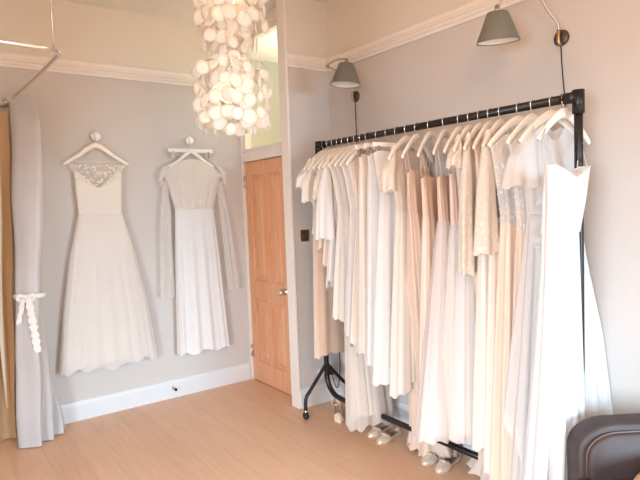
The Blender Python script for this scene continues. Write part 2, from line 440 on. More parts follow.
# skirting door stop, switch, socket
ds = thing('door_stop', 'small chrome sprung door stop screwed to the white baseboard', 'door stop', (1.64, 4.44, .085))
MB().lathe([(0, 0), (.014, 0), (.014, -.006), (.006, -.010), (.006, -.055), (.0, -.055)], axis='Y', cap=False).build('stem', M_CHROME, ds)
MB().lathe([(0, -.052), (.011, -.052), (.012, -.066), (0, -.070)], axis='Y', cap=False).build('rubber_tip', M_BLACKRUB, ds)
sw = thing('light_switch', 'small brass light switch plate on the narrow wall beside the door', 'light switch', (2.41, YC, 1.345))
MB().box(-.038, .038, -.008, 0, -.045, .045, .003).build('switch_plate', M_BRASS, sw, smooth=False)
for q in (-.014, .014): MB().box(q-.004, q+.004, -.020, -.007, -.010, .010, .002).build('toggle', M_DARKBR, sw, smooth=False)
so = thing('wall_socket', 'white double socket low on the narrow wall behind the rail foot', 'socket', (2.56, YC, .235))
MB().box(-.072, .072, -.010, 0, -.043, .043, .004).build('socket_plate', M_TRIM, so, smooth=False)
pg = thing('round_plug', 'round black plug with a looping cable in the low socket', 'plug', (2.60, YC-.011, .235))
MB().lathe([(0, 0), (.024, 0), (.027, -.012), (.022, -.032), (.010, -.038), (0, -.038)], axis='Y', cap=False).build('plug_body', M_BLACK, pg)
MB().tube([(0, -.03, -.01), (.0, -.045, -.06), (.03, -.05, -.13), (.06, -.045, -.05), (.075, -.04, .10), (.07, -.02, .35)], .0035, 6, 6).build('cable', M_BLACKRUB, pg)

# ------------------------------------------------------------------ clothes rail
XR, ZR = 2.42, 2.015
RY0, RY1 = 1.325, 3.305
rk = thing('clothes_rail', 'long black steel tube clothes rail on castors holding the wedding dresses', 'clothes rail', (XR, 2.3, 0))
def L(y, z, x=0): return (x, y-2.3, z)
MB().tube([L(RY0, ZR), L(RY1, ZR)], .021, 16).build('hanging_bar', M_BLACK, rk)
for y in (RY0, RY1):
    sg = 1 if y == RY0 else -1
    pts = [L(y, ZR-.02), L(y, .42), L(y, .30), L(y+sg*.025, .215), L(y+sg*.085, .165), L(y+sg*.16, .15)]
    MB().tube(pts, .019, 14, 5).build('post', M_BLACK, rk)
    MB().tube([L(y, ZR-.075), L(y, ZR-.02), L(y, ZR+.029)], .027, 16).tube([L(y-.03*(1 if sg > 0 else -1)*0, ZR), L(y+sg*.075, ZR)], .026, 16).build('corner_fitting', M_BLACK, rk)
MB().tube([L(RY0+.16, .15), L(RY1-.16, .15)], .0185, 14).build('bottom_bar', M_BLACK, rk)
for y in (RY0, RY1):
    for s in (-1, 1):
        ft = MB().tube([L(y, .40, 0), L(y, .36, s*.02), L(y, .20, s*.165), L(y, .165, s*.195), L(y, .12, s*.205), L(y, .065, s*.205)], .0135, 12, 5).build('foot', M_BLACK, rk)
        c = MB().lathe([(0, -.012), (.026, -.012), (.028, -.006), (.028, .006), (.026, .012), (0, .012)], L(y, .028, s*.205), 'X', 20, False)
        c.build('castor', M_BLACKRUB, ft)
        MB().tube([L(y, .07, s*.205), L(y, .045, s*.205)], .010, 10).build('castor_stem', M_CHROME, ft)

# ------------------------------------------------------------------ gowns and hangers
HK = [321,329,334,339,344,350,356,360.5,365,380,389,397,407,417,430,445,460,470,480,490,501,519,533,554,574]
HY = [3.235,3.178,3.119,3.061,3.005,2.939,2.875,2.815,2.755,2.655,2.565,2.48,2.394,2.312,2.209,2.097,1.991,1.923,1.858,1.796,1.729,1.626,1.549,1.451,1.390]

def hook_mesh(zb, yb=0):
    """wire hook over a bar whose centre is at height zb; returns MB"""
    m = MB(); r = .0235
    pts = [(r*cos(a), 0, zb+r*sin(a)) for a in [radians(q) for q in range(-35, 190, 15)]]
    pts += [(-r*.8, 0, zb-r*.9), (0, 0, zb-.036), (0, 0, zb-.062)]
    # the hook lies across the bar
    return m.tube(pts, .0028, 6)
def wood_hanger(name, label, loc, rz, group, zb=ZR, hookrz=0, mat=None, half=.215, drop=.13, bar=False):
    t = thing(name, label, 'hanger', loc, rz, group)
    zt = zb-.050
    m = MB()
    path = [(-half, zt-drop), (-half*.86, zt-drop*.80), (-half*.55, zt-drop*.42), (-half*.25, zt-drop*.12), (0, zt), (half*.25, zt-drop*.12), (half*.55, zt-drop*.42), (half*.86, zt-drop*.80), (half, zt-drop)]
    rr = [.012, .015, .017, .021, .026, .021, .017, .015, .012]
    m.tube([(x, 0, z-.012) for x, z in path], rr, 12, 4, flat=((0, 1, 0), .62))
    m.build('shoulder_bar', mat or M_HANG, t)
    h = hook_mesh(zb)
    ho = h.build('hook', M_CHROME, t)
    ho.rotation_euler = (0, 0, hookrz)
    if bar: MB().tube([(-half*.8, 0, zt-drop-.01), (half*.8, 0, zt-drop-.01)], .004, 8).build('trouser_bar', M_HANG, t)
    return t
def clip_hanger(name, label, loc, rz, group, zb=ZR, hookrz=0):
    t = thing(name, label, 'hanger', loc, rz, group)
    zt = zb-.075
    MB().box(-.20, .20, -.006, .006, zt-.028, zt, .004).build('cross_bar', M_HANG, t, smooth=False)
    ho = hook_mesh(zb).build('hook', M_CHROME, t); ho.rotation_euler = (0, 0, hookrz)
    for s in (-.16, .16):
        MB().box(s-.016, s+.016, -.010, .010, zt-.075, zt-.022, .003).build('clip', M_CHROME, t, smooth=False)
    return t

def gown(name, label, cat, loc, rz, group, o):
    """o: dict of shape values. local x across the hanger, y through the cloth, z absolute height"""
    rnd = random.Random(o.get('seed', 1))
    t = thing(name, label, cat, loc, rz, group)
    NS = o.get('ns', 96)
    n = o.get('folds', 9); ph = [rnd.uniform(0, 6.28) for _ in range(6)]
    xo = o.get('xoff', 0.0); yo = o.get('yoff', 0.0)
    shx, shy = o.get('shift', (0, 0))
    zs = o.get('ztop', 1.935); zw = o.get('waist', 1.42); zh = o.get('hem', .15)
    hxT = o.get('hxT', .205); hxW = o.get('hxW', .135); hxH = o.get('hxH', .24)
    hyB = o.get('hyB', .035); hyW = o.get('hyW', .035); hyH = o.get('hyH', .06)
    amp = o.get('amp', .014)
    def F(th, t):
        return .62*sin(n*th+ph[0]+.9*sin(2*th+ph[1])+.35*t*sin(3*th+ph[4])) + .30*sin(1.83*n*th+ph[2]+.8*t) + .25*sin(.5*n*th+ph[3]-.6*t)
    style = o.get('top', 'shoulder')
    neck = o.get('neck', .10)
    dip = o.get('dip', .07)
    # bodice ----------------------------------------------------
    rows = 14
    m = MB(); rings = []
    for i in range(rows+1):
        s = i/rows; ring = []
        for kx in range(NS):
            th = 2*pi*kx/NS
            c, q = cos(th), sin(th)
            if style == 'shoulder':
                hx = hxT + (hxW-hxT)*min(1, s*1.15)**.8
                hy = .012 + (hyB-.012)*min(1, s*3.2)
            else:
                hx = hxT + (hxW-hxT)*s; hy = hyB*(.75+.25*s)
            x = hx*math.copysign(abs(c)**.85, c)
            y = hy*math.copysign(abs(q)**.8, q)
            if style == 'shoulder':
                zt = zs - .125*(abs(x)/.215)**1.25
                if abs(x) < neck: zt -= dip*(1-(abs(x)/neck)**2)*(1.0 if q < 0 else .5)
            elif style == 'vneck':
                zt = zs - dip*max(0, 1-abs(x)/neck)
            else:
                zt = zs + .018*abs(sin(2*th))*(1 if style == 'sweet' else .4)
            z = zt+(zw-zt)*s
            a = amp*.28*F(th, 0)*min(1, s*2)
            ring.append(Vector((x+a*c+o.get('xb', 0)*(1-s), y+a*q+o.get('yb', 0)*(1-s)**.7, z)))
        rings.append(ring)
    m.loft(rings, cap=False)
    m.build('bodice', o.get('mb', o['m']), t)
    # straps ----------------------------------------------------
    if o.get('straps'):
        for sx in (-1, 1):
            for sy in (-1, 1):
                s_ = MB().tube([(sx*hxT*.72+o.get('xb', 0), sy*hyB*.5+o.get('yb', 0), zs-.02), (sx*.150-shx*.6, sy*.010-shy*.6, (zs+1.86)/2), (sx*.155-shx, -shy, 1.885)], .0045, 6, 3, flat=((0, 1, 0), .4))
                s_.build('strap', o.get('ms', o['m']), t)
    # waist sash
    if o.get('sash'):
        m = MB(); rings = []
        for z, e in ((zw+.03, .003), (zw+.02, .006), (zw-.005, .006), (zw-.015, .002)):
            rings.append([Vector(((hxW+e)*math.copysign(abs(cos(a))**.85, cos(a)), (hyB+e)*math.copysign(abs(sin(a))**.8, sin(a)), z)) for a in [2*pi*k/48 for k in range(48)]])
        m.loft(rings, cap=False); m.build('sash', o['sash'], t)
    # skirt -----------------------------------------------------
    def skirt(nm, mat, zhem, k=1.0, sd=0, z_from=None, ampk=1.0, dx=0.0):
        z0 = zw if z_from is None else z_from
        R = 26; m = MB(); rings = []
        p2 = [rnd.uniform(0, 6.28) for _ in range(4)]
        for i in range(R+1):
            s = i/R; ring = []
            e = o.get('flare', .9)
            for kx in range(NS):
                th = 2*pi*kx/NS; c, q = cos(th), sin(th)
                g = s**e
                k_ = k if k < 1 else 1.01+(k-1)*min(1, s*2.5); hx = (hxW + (hxH-hxW)*g)*k_; hy = (hyW + (hyH-hyW)*g)*k_
                x = hx*math.copysign(abs(c)**.9, c); y = hy*math.copysign(abs(q)**.85, q)
                a = amp*ampk*F(th+sd, s)*(.25+.75*min(1, s*1.6))
                zz = zhem + (o.get('ohv', .012) if nm == 'overlay' else o.get('hemvar', .012))*(sin(3*th+p2[0])+.6*sin(11*th+p2[1])) + o.get('oslope' if nm == 'overlay' else 'hemslope', 0)*x
                z = z0+(zz-z0)*s
                if o.get('puddle') and z < .14:
                    w = (0.14-z)/.14; a += w*o['puddle']*(.6+.4*sin(7*th+p2[2])); z += .03*w*(.6+.4*sin(9*th+p2[3]))
                z = max(z, .012)
                ring.append(Vector((x+a*c*.7+(xo+dx)*s**1.5, y+a*q*1.15+yo*s**1.4, z)))
            rings.append(ring)
        m.loft(rings, cap=False)
        return m.build(nm, mat, t)
    if o.get('lining'): skirt('lining', o['lining'], zh+o.get('lift', .06), .86, .4)
    skirt('skirt', o['m'], zh)
    if o.get('over'): # overskirt tiers
        for q, (zf, zt_, mk, kk) in enumerate(o['over']): skirt('overlay', mk, zt_, kk, .8+q, zf, 1.25, o.get('odx', 0))
    if o.get('train'):
        m = MB(); rings = []; tr = o['train']
        for i in range(len(tr)-1):
            for k in range(7 if i < len(tr)-2 else 8):
                u = k/7; z, cx_, cy_, hx, hy = [tr[i][j]+(tr[i+1][j]-tr[i][j])*u for j in range(5)]
                f = (i+u)/(len(tr)-1)
                rings.append([Vector((cx_-loc[0]+hx*cos(a)*(1+.03*f*sin(11*a)), cy_-loc[1]+hy*sin(a)+.018*f*sin(14*a+1.5*sin(3*a)), z)) for a in [2*pi*q/80 for q in range(80)]])
        m.loft(rings, cap=False); m.build('train', C_TULW, t)
    for pts in o.get('ruffles', ()):
        m = MB(); rings = []; K = 60
        for i in range(K+1):
            u = i/K*(len(pts)-1); j = min(int(u), len(pts)-2); f = u-j; f = f*f*(3-2*f)
            c_ = [pts[j][q]+(pts[j+1][q]-pts[j][q])*f for q in range(3)]
            wd = .075*(.4+.6*sin(pi*i/K))
            rings.append([Vector((c_[0]+wd*(v-.35)+.010*sin(i*.9+v*4)*v, c_[1]-.010-.022*v*(1+sin(i*.75+v)), c_[2]+.012*v*sin(i*.9+1))) for v in [q/6 for q in range(7)]])
        m.loft(rings, cap=False, closed=False); m.build('ruffle', C_CHIF, t)
    if o.get('hemruffle'):
        hx_, hr = o['hemruffle']; m = MB(); rings = []
        for i in range(9):
            f = i/8; z = .135*(1-f)+.008
            rings.append([Vector((hx_+(hr*(.72+.34*f)+.022*f*sin(9*a+2*sin(2*a)+f))*cos(a)*.72, (hr*(.72+.34*f)+.030*f*sin(9*a+2*sin(2*a)+f))*sin(a), z+.015*f*(1+sin(7*a+3*f)))) for a in [2*pi*q/96 for q in range(96)]])
        m.loft(rings, cap=False); m.build('ruffled_hem', C_TULP, t)
    # sleeves ---------------------------------------------------
    sl = o.get('sleeve')
    if sl:
        zend, r0, r1, out = sl
        sides = o.get('sides', (-1, 1))
        for sx in sides:
            m = MB(); rings = []; R = 12
            z0 = 1.865
            for i in range(R+1):
                s = i/R; ring = []
                cx = sx*(.178 + (out if sx < 0 else out*.3)*sin(min(1, s*1.4)*pi/2)) - (.012 if sx > 0 else 0); zc = z0+(zend-z0)*s
                rx = (r0*(.55+.45*min(1, s*3)) + (r1-r0)*s**1.6)
                ry = rx*o.get('slflat', .55)
                for kx in range(36):
                    th = 2*pi*kx/36
                    a = rx*.13*sin(5*th+ph[3]+s)*s
                    tilt = (1-s)*.05*cos(th)*-sx
                    ring.append(Vector((cx+(rx+a)*cos(th), (ry+a)*sin(th), zc + tilt*1.0 + .008*s*sin(4*th+ph[2]))))
                rings.append(ring)
            m.loft(rings, cap=False); m.build('sleeve', o.get('msl', o.get('mb', o['m'])), t)
    return t

C_WHITE = cloth('white_crepe', (0.93, 0.92, 0.91), .3)
C_IVORY = cloth('ivory_crepe', (0.92, 0.88, 0.82), .3)
C_CREAM = cloth('cream_satin', (0.92, 0.83, 0.735), .25, gloss=.4)
C_CHAMP = cloth('champagne_satin', (0.90, 0.72, 0.585), .25, gloss=.4)
C_BLUSH = cloth('blush_satin', (0.90, 0.70, 0.60), .25, gloss=.4)
C_PEACH = cloth('peach_crepe', (0.86, 0.68, 0.54), .2)
C_TULW = cloth('white_tulle', (0.95, 0.94, 0.94), .4, alpha=.66)
C_TULI = cloth('ivory_tulle', (0.94, 0.91, 0.87), .4, alpha=.72)
C_TULB = cloth('blush_tulle', (0.94, 0.88, 0.865), .4, alpha=.70)
C_TULP = cloth('peach_tulle', (0.91, 0.79, 0.67), .3, alpha=.85)
C_CHIF = cloth('white_chiffon', (0.83, 0.82, 0.81), .35, alpha=.78)
C_SHEER = cloth('sheer_net', (0.93, 0.89, 0.83), .4, alpha=.45)
C_VEIL = cloth('white_veil_net', (0.95, 0.93, 0.91), .4, alpha=.36)
C_LACEW = cloth('white_lace', (0.95, 0.93, 0.90), .3, lace=.6, lscale=42)
C_LACEI = cloth('ivory_lace', (0.94, 0.90, 0.83), .3, lace=.75, lscale=34)
C_LACEO = cloth('lace_over_lining', (0.94, 0.90, 0.85), .3, beads=True, lscale=34)
C_BEAD = cloth('beaded_net', (0.94, 0.91, 0.87), .3, lace=.22, lscale=50)

C_BRIDE = cloth('soft_white_satin', (0.80, 0.80, 0.805), .3, gloss=.3)
G = 'wedding dresses on the clothes rail'
HG = 'hangers on the clothes rail'
A = radians
slim = dict(hxH=.17, hyH=.045, folds=6, amp=.006)
full = dict(hxH=.27, hyH=.10, folds=13, amp=.015)
S = [
 # (yaw, hanger kind, gown dict, name, gown label)
 (9, 'w', dict(m=C_PEACH, mb=C_IVORY, hem=.48, waist=1.55, sleeve=(1.70, .06, .065, .05), **slim), 'evening_dress', 'long slim peach dress with ivory cap sleeves at the wall end of the rail'),
 (9, 'w', dict(m=C_IVORY, hem=1.36, waist=1.62, hxH=.20, hyH=.035, folds=7, amp=.008, sleeve=(1.60, .055, .06, .04)), 'short_dress', 'short ivory dress, second garment from the wall end'),
 (9, 'w', dict(m=C_CREAM, hem=1.26, waist=1.60, hxH=.20, hyH=.035, folds=7, amp=.008), 'short_dress', 'short cream dress, third garment from the wall end'),
 (9, 'w', dict(m=C_CHAMP, mb=C_LACEO, hem=1.16, waist=1.58, hxH=.20, hyH=.035, folds=7, amp=.008, sleeve=(1.62, .05, .055, .03)), 'short_dress', 'short champagne dress with lace top, fourth garment from the wall end'),
 (8, 'w', dict(m=C_WHITE, hem=1.02, waist=1.58, hxH=.22, hyH=.04, folds=6, amp=.012, hemvar=.03, sleeve=(1.35, .06, .08, .03)), 'short_dress', 'knee length white dress with ragged hem, fifth garment from the wall end'),
 (8, 'w', dict(m=C_IVORY, hem=.80, waist=1.50, hxH=.21, hyH=.045, folds=7, amp=.012), 'wedding_dress', 'ivory calf length dress next to the knee length white dress'),
 (8, 'w', dict(m=C_TULI, lining=C_IVORY, hem=.09, waist=1.50, hxH=.19, hyH=.13, folds=8, amp=.013, hemvar=.02, yoff=-.05, flare=1.2), 'wedding_dress', 'floor length ivory tulle gown sweeping down beside the pointed heels'),
 (8, 'w', dict(m=C_WHITE, hem=.70, waist=1.50, hxH=.21, hyH=.06, folds=8, amp=.014, hemslope=-.1), 'wedding_dress', 'plain white crepe gown between the sweeping tulle and cream satin gowns'),
 (8, 'w', dict(m=C_CREAM, hem=.66, waist=1.48, hxH=.225, hyH=.06, folds=8, amp=.012, hemvar=.02), 'wedding_dress', 'cream satin gown hanging just before the white clip hangers'),
 (2, 'c', dict(m=C_CREAM, top='flat', ztop=1.875, hxT=.17, hxW=.17, waist=1.80, hem=.62, hxH=.23, hyH=.065, folds=8, amp=.012), 'skirt_gown', 'cream satin skirt clipped by its waistband, furthest of the clipped pieces'),
 (0, 'c', dict(m=C_WHITE, top='flat', ztop=1.875, hxT=.17, hxW=.17, waist=1.80, hem=.56, hxH=.235, hyH=.065, folds=7, amp=.012), 'skirt_gown', 'glossy white skirt clipped by its waistband in the middle of the clipped pieces'),
 (-2, 'c', dict(m=C_WHITE, mb=C_IVORY, top='sweet', ztop=1.87, hxT=.19, hxW=.15, waist=1.62, hem=.48, hxH=.24, hyH=.07, folds=8, amp=.013), 'wedding_dress', 'ivory strapless gown clipped at the bust, nearest of the clipped pieces'),
 (14, 'w', dict(m=C_IVORY, mb=C_LACEO, hem=.44, waist=1.52, hxH=.24, hyH=.07, folds=8, amp=.013, sleeve=(1.64, .065, .065, .05), lining=C_CREAM), 'wedding_dress', 'ivory gown with a lace cap sleeve right beside the clip hangers'),
 (20, 'w', dict(m=C_CHAMP, mb=C_CHAMP, top='sweet', straps=1, ztop=1.74, hxT=.15, hem=.015, waist=1.50, hxH=.11, hyH=.13, folds=9, amp=.02, xoff=.11, puddle=.04, hemruffle=(.115, .15)), 'wedding_dress', 'champagne satin gown whose ruffled hem trails behind the bottom bar'),
 (24, 'w', dict(m=C_CHAMP, top='sweet', straps=1, ztop=1.70, hxT=.16, waist=1.48, hem=.42, hxH=.24, hyH=.07, folds=8, amp=.013), 'wedding_dress', 'champagne satin gown hung low on long thin straps'),
 (24, 'w', dict(m=C_TULB, mb=C_CHAMP, ms=C_IVORY, top='sweet', straps=1, ztop=1.70, hxT=.15, hxW=.12, waist=1.46, hem=.33, hxH=.33, hyH=.12, folds=14, amp=.012, lining=C_WHITE, lift=.02, flare=.8, xoff=-.10), 'wedding_dress', 'full blush tulle gown with a champagne strapped bodice'),
 (17, 'w', dict(m=C_TULI, mb=C_BLUSH, ms=C_IVORY, top='sweet', straps=1, ztop=1.71, hxT=.15, hxW=.13, waist=1.44, hem=.33, hxH=.28, hyH=.10, folds=13, amp=.012, lining=C_WHITE, lift=.03, flare=.75, xoff=-.02), 'wedding_dress', 'ivory tulle gown with a blush pink satin bodice'),
 (16, 'w', dict(m=C_TULW, mb=C_LACEO, hem=.33, waist=1.45, hxH=.27, hyH=.10, folds=13, amp=.012, lining=C_WHITE, lift=.03, sleeve=(1.74, .055, .06, .03), flare=.75), 'wedding_dress', 'white tulle gown with small lace cap sleeves'),
 (16, 'w', dict(m=C_PEACH, mb=C_LACEO, hem=.03, waist=1.46, hxH=.09, hyH=.09, folds=11, amp=.014, sleeve=(1.20, .05, .06, .03), msl=C_LACEO, puddle=.03, xoff=.15, hemruffle=(.115, .14)), 'wedding_dress', 'peach gown with long tight ivory lace sleeves'),
 (15, 'w', dict(m=C_CREAM, mb=C_BLUSH, hem=.32, waist=1.46, hxH=.24, hyH=.07, folds=8, amp=.012), 'wedding_dress', 'cream gown half hidden between the lace sleeves'),
 (12, 'w', dict(m=C_CREAM, mb=C_LACEW, hem=.22, waist=1.48, hxH=.235, hyH=.08, folds=8, amp=.018, sleeve=(1.31, .06, .085, .02), msl=C_LACEO, lining=C_WHITE), 'wedding_dress', 'cream satin gown under a white lace top with bell sleeves'),
 (-6, 'w', dict(m=C_CHAMP, mb=C_BEAD, hem=.14, waist=1.45, hxH=.225, hyH=.07, folds=9, amp=.020, lining=C_CREAM, puddle=.03), 'wedding_dress', 'peach satin gown with a see-through net bodice'),
 (1, 'w', dict(m=C_TULP, mb=C_BEAD, hem=.03, waist=1.42, hxH=.225, hyH=.08, folds=12, amp=.014, lining=C_CHAMP, puddle=.05), 'wedding_dress', 'champagne tulle gown with a sparkling beaded bodice'),
 (-8, 'w', dict(m=C_CHIF, mb=C_CHIF, hem=.10, waist=1.34, xoff=-.03, hxT=.2, hxW=.16, hxH=.25, hyH=.09, folds=9, amp=.022, neck=.07, dip=.10, sleeve=(1.62, .075, .10, .03), slflat=.5, lining=C_CREAM, lift=.0, flare=1.0,
      over=[(1.50, .55, C_CHIF, 1.04)], ohv=.07, oslope=.35, sides=(-1,), ruffles=[[(-.06, -.055, 1.40), (-.17, -.075, 1.22), (-.235, -.09, 1.0), (-.22, -.11, .82), (-.13, -.125, .62), (-.10, -.125, .40)], [(-.12, -.06, 1.62), (-.20, -.05, 1.50), (-.21, -.07, 1.36), (-.10, -.08, 1.26)], [(-.05, -.08, 1.12), (-.13, -.10, .98), (-.15, -.12, .80), (-.06, -.125, .62)]]), 'wedding_dress', 'white chiffon gown with fluttering sleeves and layered ruffles'),
 (0, 'w', dict(m=C_BRIDE, mb=C_BRIDE, top='vneck', ztop=1.70, neck=.13, dip=.05, straps=1, hxT=.16, hxW=.105, hyB=.05, hyW=.045, xb=.070, shift=(-.262, -.125), waist=1.42, hem=.03, hxH=.20, hyH=.075, folds=11, amp=.022, flare=1.3,
      train=[(1.68, 2.50, 1.40, .006, .004), (1.45, 2.52, 1.40, .04, .010), (1.25, 2.52, 1.40, .09, .02), (.9, 2.51, 1.37, .165, .04), (.5, 2.46, 1.335, .222, .06), (.04, 2.45, 1.33, .238, .07)], yoff=.07, xoff=.02), 'wedding_dress', 'bright white strapped gown with tulle train hanging at the corner post'),
]
HL = ['hanger of the long slim peach dress, first from the wall end', 'hanger of the short ivory dress, second from the wall end', 'hanger of the short cream dress, third from the wall end',
 'hanger of the short lace topped dress, fourth from the wall end', 'hanger of the knee length white dress, fifth from the wall end', 'hanger of the calf length ivory dress, sixth from the wall end',
 'hanger of the floor length ivory tulle gown, seventh from the wall end', 'hanger of the plain white crepe gown, eighth from the wall end', 'white wooden hanger last before the row of clip hangers',
 'straight clip hanger holding the cream satin skirt, furthest of three', 'straight clip hanger holding the glossy white skirt, middle of three', 'long straight clip hanger in front, holding the ivory strapless gown',
 'curved white hanger of the ivory gown with lace cap sleeve', 'white hanger of the champagne gown trailing on the floor', 'curved white hanger with the champagne satin gown on thin straps',
 'curved white hanger above the full blush tulle gown', 'curved white hanger above the blush pink satin bodice', 'white hanger inside the lace cap sleeves of the white tulle gown',
 'white hanger inside the long lace sleeves', 'white hanger between the long lace sleeves and the bell sleeves', 'white hanger carrying the lace top with bell sleeves',
 'broad white hanger carrying the see-through net bodice', 'broad white hanger carrying the sparkling beaded bodice', 'white hanger in the neck of the chiffon gown with fluttering sleeves',
 'white hanger nearest the corner post, with the bright strapped gown']
for i, (yaw, kind, o, nm, lab) in enumerate(S):
    y = HY[i]; loc = (XR, y, 0); rz = A(yaw)
    o.setdefault('seed', 11+i*3); o.setdefault('hyB', .030)
    short = lab
    if kind == 'w':
        wood_hanger('clothes_hanger', HL[i], loc, rz, HG, hookrz=-rz)
    else:
        clip_hanger('clip_hanger', HL[i], loc, rz, HG, hookrz=-rz)
    sh = o.get('shift', (0, 0))
    gown(nm, lab, 'dress' if nm != 'skirt_gown' else 'skirt', (loc[0]+sh[0]*cos(rz)-sh[1]*sin(rz), loc[1]+sh[0]*sin(rz)+sh[1]*cos(rz), 0), rz, G, o)

# ------------------------------------------------------------------ the two dresses on the back wall
def knob(x, z, label, mat):
    t = thing('coat_peg', label, 'coat peg', (x, YA, z), 0, 'round knobs on the back wall')
    MB().lathe([(0, 0), (.012, 0), (.010, -.03), (.020, -.036), (.033, -.042), (.036, -.052), (.030, -.062), (.012, -.066), (0, -.067)], axis='Y', cap=False).build('knob_head', mat, t)
knob(1.130, 2.160, 'round white porcelain knob holding the sleeveless tulle dress', M_PORC)
knob(1.883, 2.158, 'round pearly grey knob holding the long veiled dress', M_PORC)
def flat_hook(t, z0, z1):
    MB().tube([(0, .03, z1), (0, .03, z0+.02), (0, .015, z0+.035), (0, .03, z0+.05)][:2], .0025, 6).build('hook', M_CHROME, t)
Y1 = 4.372
h1 = thing('clothes_hanger', 'white wooden hanger on the porcelain knob above the tulle dress', 'hanger', (1.117, Y1, 0), 0, 'hangers on the back wall')
pth = [(-.232, 1.948), (-.20, 1.965), (-.12, 2.015), (-.055, 2.065), (0, 2.088), (.055, 2.065), (.12, 2.015), (.20, 1.965), (.235, 1.948)]
MB().tube([(x, 0, z) for x, z in pth], [.009, .012, .014, .018, .021, .018, .014, .012, .009], 10, 4, flat=((0, 1, 0), .5)).build('shoulder_bar', M_HANG, h1)
MB().tube([(0, 0, 2.09), (0, .004, 2.12), (.0, .02, 2.165), (.0, .03, 2.19), (.012, .035, 2.198)], .0025, 6, 3).build('hook', M_CHROME, h1)
MB().tube([(-.17, 0, 1.965), (.17, 0, 1.962)], .003, 6).build('trouser_bar', M_HANG, h1)

# dress one: sheer beaded yoke, satin bodice, pleated tulle skirt
d1 = thing('wedding_dress', 'ivory sleeveless dress with sheer lace yoke and full tulle skirt on the wall', 'dress', (1.117, Y1, 0), 0, 'dresses hanging on the back wall')
def body(rows, mat, nm, parent, NS=96, folds=0, amp=0, seed=1, topf=None, hemf=None, R=12, half=False):
    """rows: (z, xl, xr, hy) from top to bottom, interpolated"""
    rnd = random.Random(seed); ph = [rnd.uniform(0, 6.28) for _ in range(4)]
    m = MB(); rings = []
    for i in range(len(rows)-1):
        for k in range(R + (1 if i == len(rows)-2 else 0)):
            s = k/R; a, b = rows[i], rows[i+1]
            z, xl, xr, hy = [a[j]+(b[j]-a[j])*s for j in range(4)]
            st_ = (i+s)/(len(rows)-1)
            ring = []
            for q in range(NS):
                th = 2*pi*q/NS; c, sn = cos(th), sin(th)
                x = (xl+xr)/2+(xr-xl)/2*math.copysign(abs(c)**.9, c); y = hy*math.copysign(abs(sn)**.7, sn)
                f = amp*st_*(.6*sin(folds*th+ph[0]+.7*sin(2*th+ph[1]))+.4*sin(folds*1.7*th+ph[2]))
                zz = z
                if topf: zz += topf(x, sn)*max(0, 1-st_*2.2)
                if hemf: zz += hemf(x, th)*st_**3
                ring.append(Vector((x+f*.4*c, y+f*sn*1.2, zz)))
            rings.append(ring)
    m.loft(rings, cap=False)
    return m.build(nm, mat, parent)
def top1(x, sn): return -.135*max(0, 1-abs(x+.003)/.15) + .0
body([(1.895, -.165, .175, .022), (1.75, -.163, .17, .036), (1.57, -.153, .160, .035)], C_IVORY, 'bodice', d1, topf=top1)
body([(1.945, -.205, .215, .014), (1.88, -.170, .18, .025), (1.72, -.155, .16, .032)], C_LACEI, 'yoke', d1, topf=lambda x, s: -.0*x)
body([(1.575, -.156, .163, .038), (1.25, -.235, .25, .05), (.85, -.30, .33, .06), (.40, -.355, .385, .062)], C_TULI, 'skirt', d1, folds=24, amp=.013, seed=4, hemf=lambda x, th: .014*sin(th*13)+.01*sin(th*5))
body([(1.57, -.15, .156, .030), (1.25, -.21, .22, .036), (.85, -.27, .29, .04), (.43, -.325, .345, .04)], C_WHITE, 'lining', d1, folds=9, amp=.012, seed=5)

# dress two
h2 = thing('clip_hanger', 'straight white clip hanger under the pearly grey knob', 'hanger', (1.872, Y1, 0), 0, 'hangers on the back wall')
MB().box(-.198, .198, -.006, .006, 2.055, 2.085, .003).build('cross_bar', M_HANG, h2, smooth=False)
for s in (-.155, .155): MB().box(s-.014, s+.014, -.010, .010, 2.005, 2.062, .003).build('clip', M_CHROME, h2, smooth=False)
MB().tube([(0, 0, 2.085), (0, .004, 2.12), (.0, .02, 2.165), (.0, .03, 2.188), (.012, .035, 2.196)], .0025, 6, 3).build('hook', M_CHROME, h2)
h3 = thing('clothes_hanger', 'curved white wooden hanger inside the long veiled dress', 'hanger', (1.872, Y1, 0), 0, 'hangers on the back wall')
pth = [(-.20, 1.935), (-.12, 1.98), (-.055, 2.03), (0, 2.062), (.055, 2.03), (.12, 1.98), (.20, 1.935)]
MB().tube([(x, -.012, z) for x, z in pth], [.009, .012, .014, .016, .014, .012, .009], 10, 4, flat=((0, 1, 0), .45)).build('shoulder_bar', M_HANG, h3)
d2 = thing('wedding_dress', 'slender white dress with gathered cap shoulders and sheer side drapes on the wall', 'dress', (1.872, Y1, 0), 0, 'dresses hanging on the back wall')
def top2(x, sn): return -.115*(abs(x)/.25)**2.0
body([(2.00, -.25, .275, .018), (1.88, -.255, .275, .03), (1.80, -.215, .235, .034), (1.60, -.165, .185, .034)], C_TULI, 'cape', d2, folds=16, amp=.006, topf=top2, R=8)
body([(1.99, -.20, .215, .014), (1.86, -.20, .22, .024), (1.72, -.18, .20, .03), (1.575, -.160, .180, .032)], C_LACEO, 'bodice', d2, topf=lambda x, s: -.09*(abs(x)/.2)**2, R=8)
body([(1.58, -.160, .180, .032), (1.2, -.175, .21, .045), (.8, -.185, .235, .05), (.375, -.195, .265, .055)], C_WHITE, 'skirt', d2, folds=10, amp=.022, seed=9, hemf=lambda x, th: .012*sin(th*7))
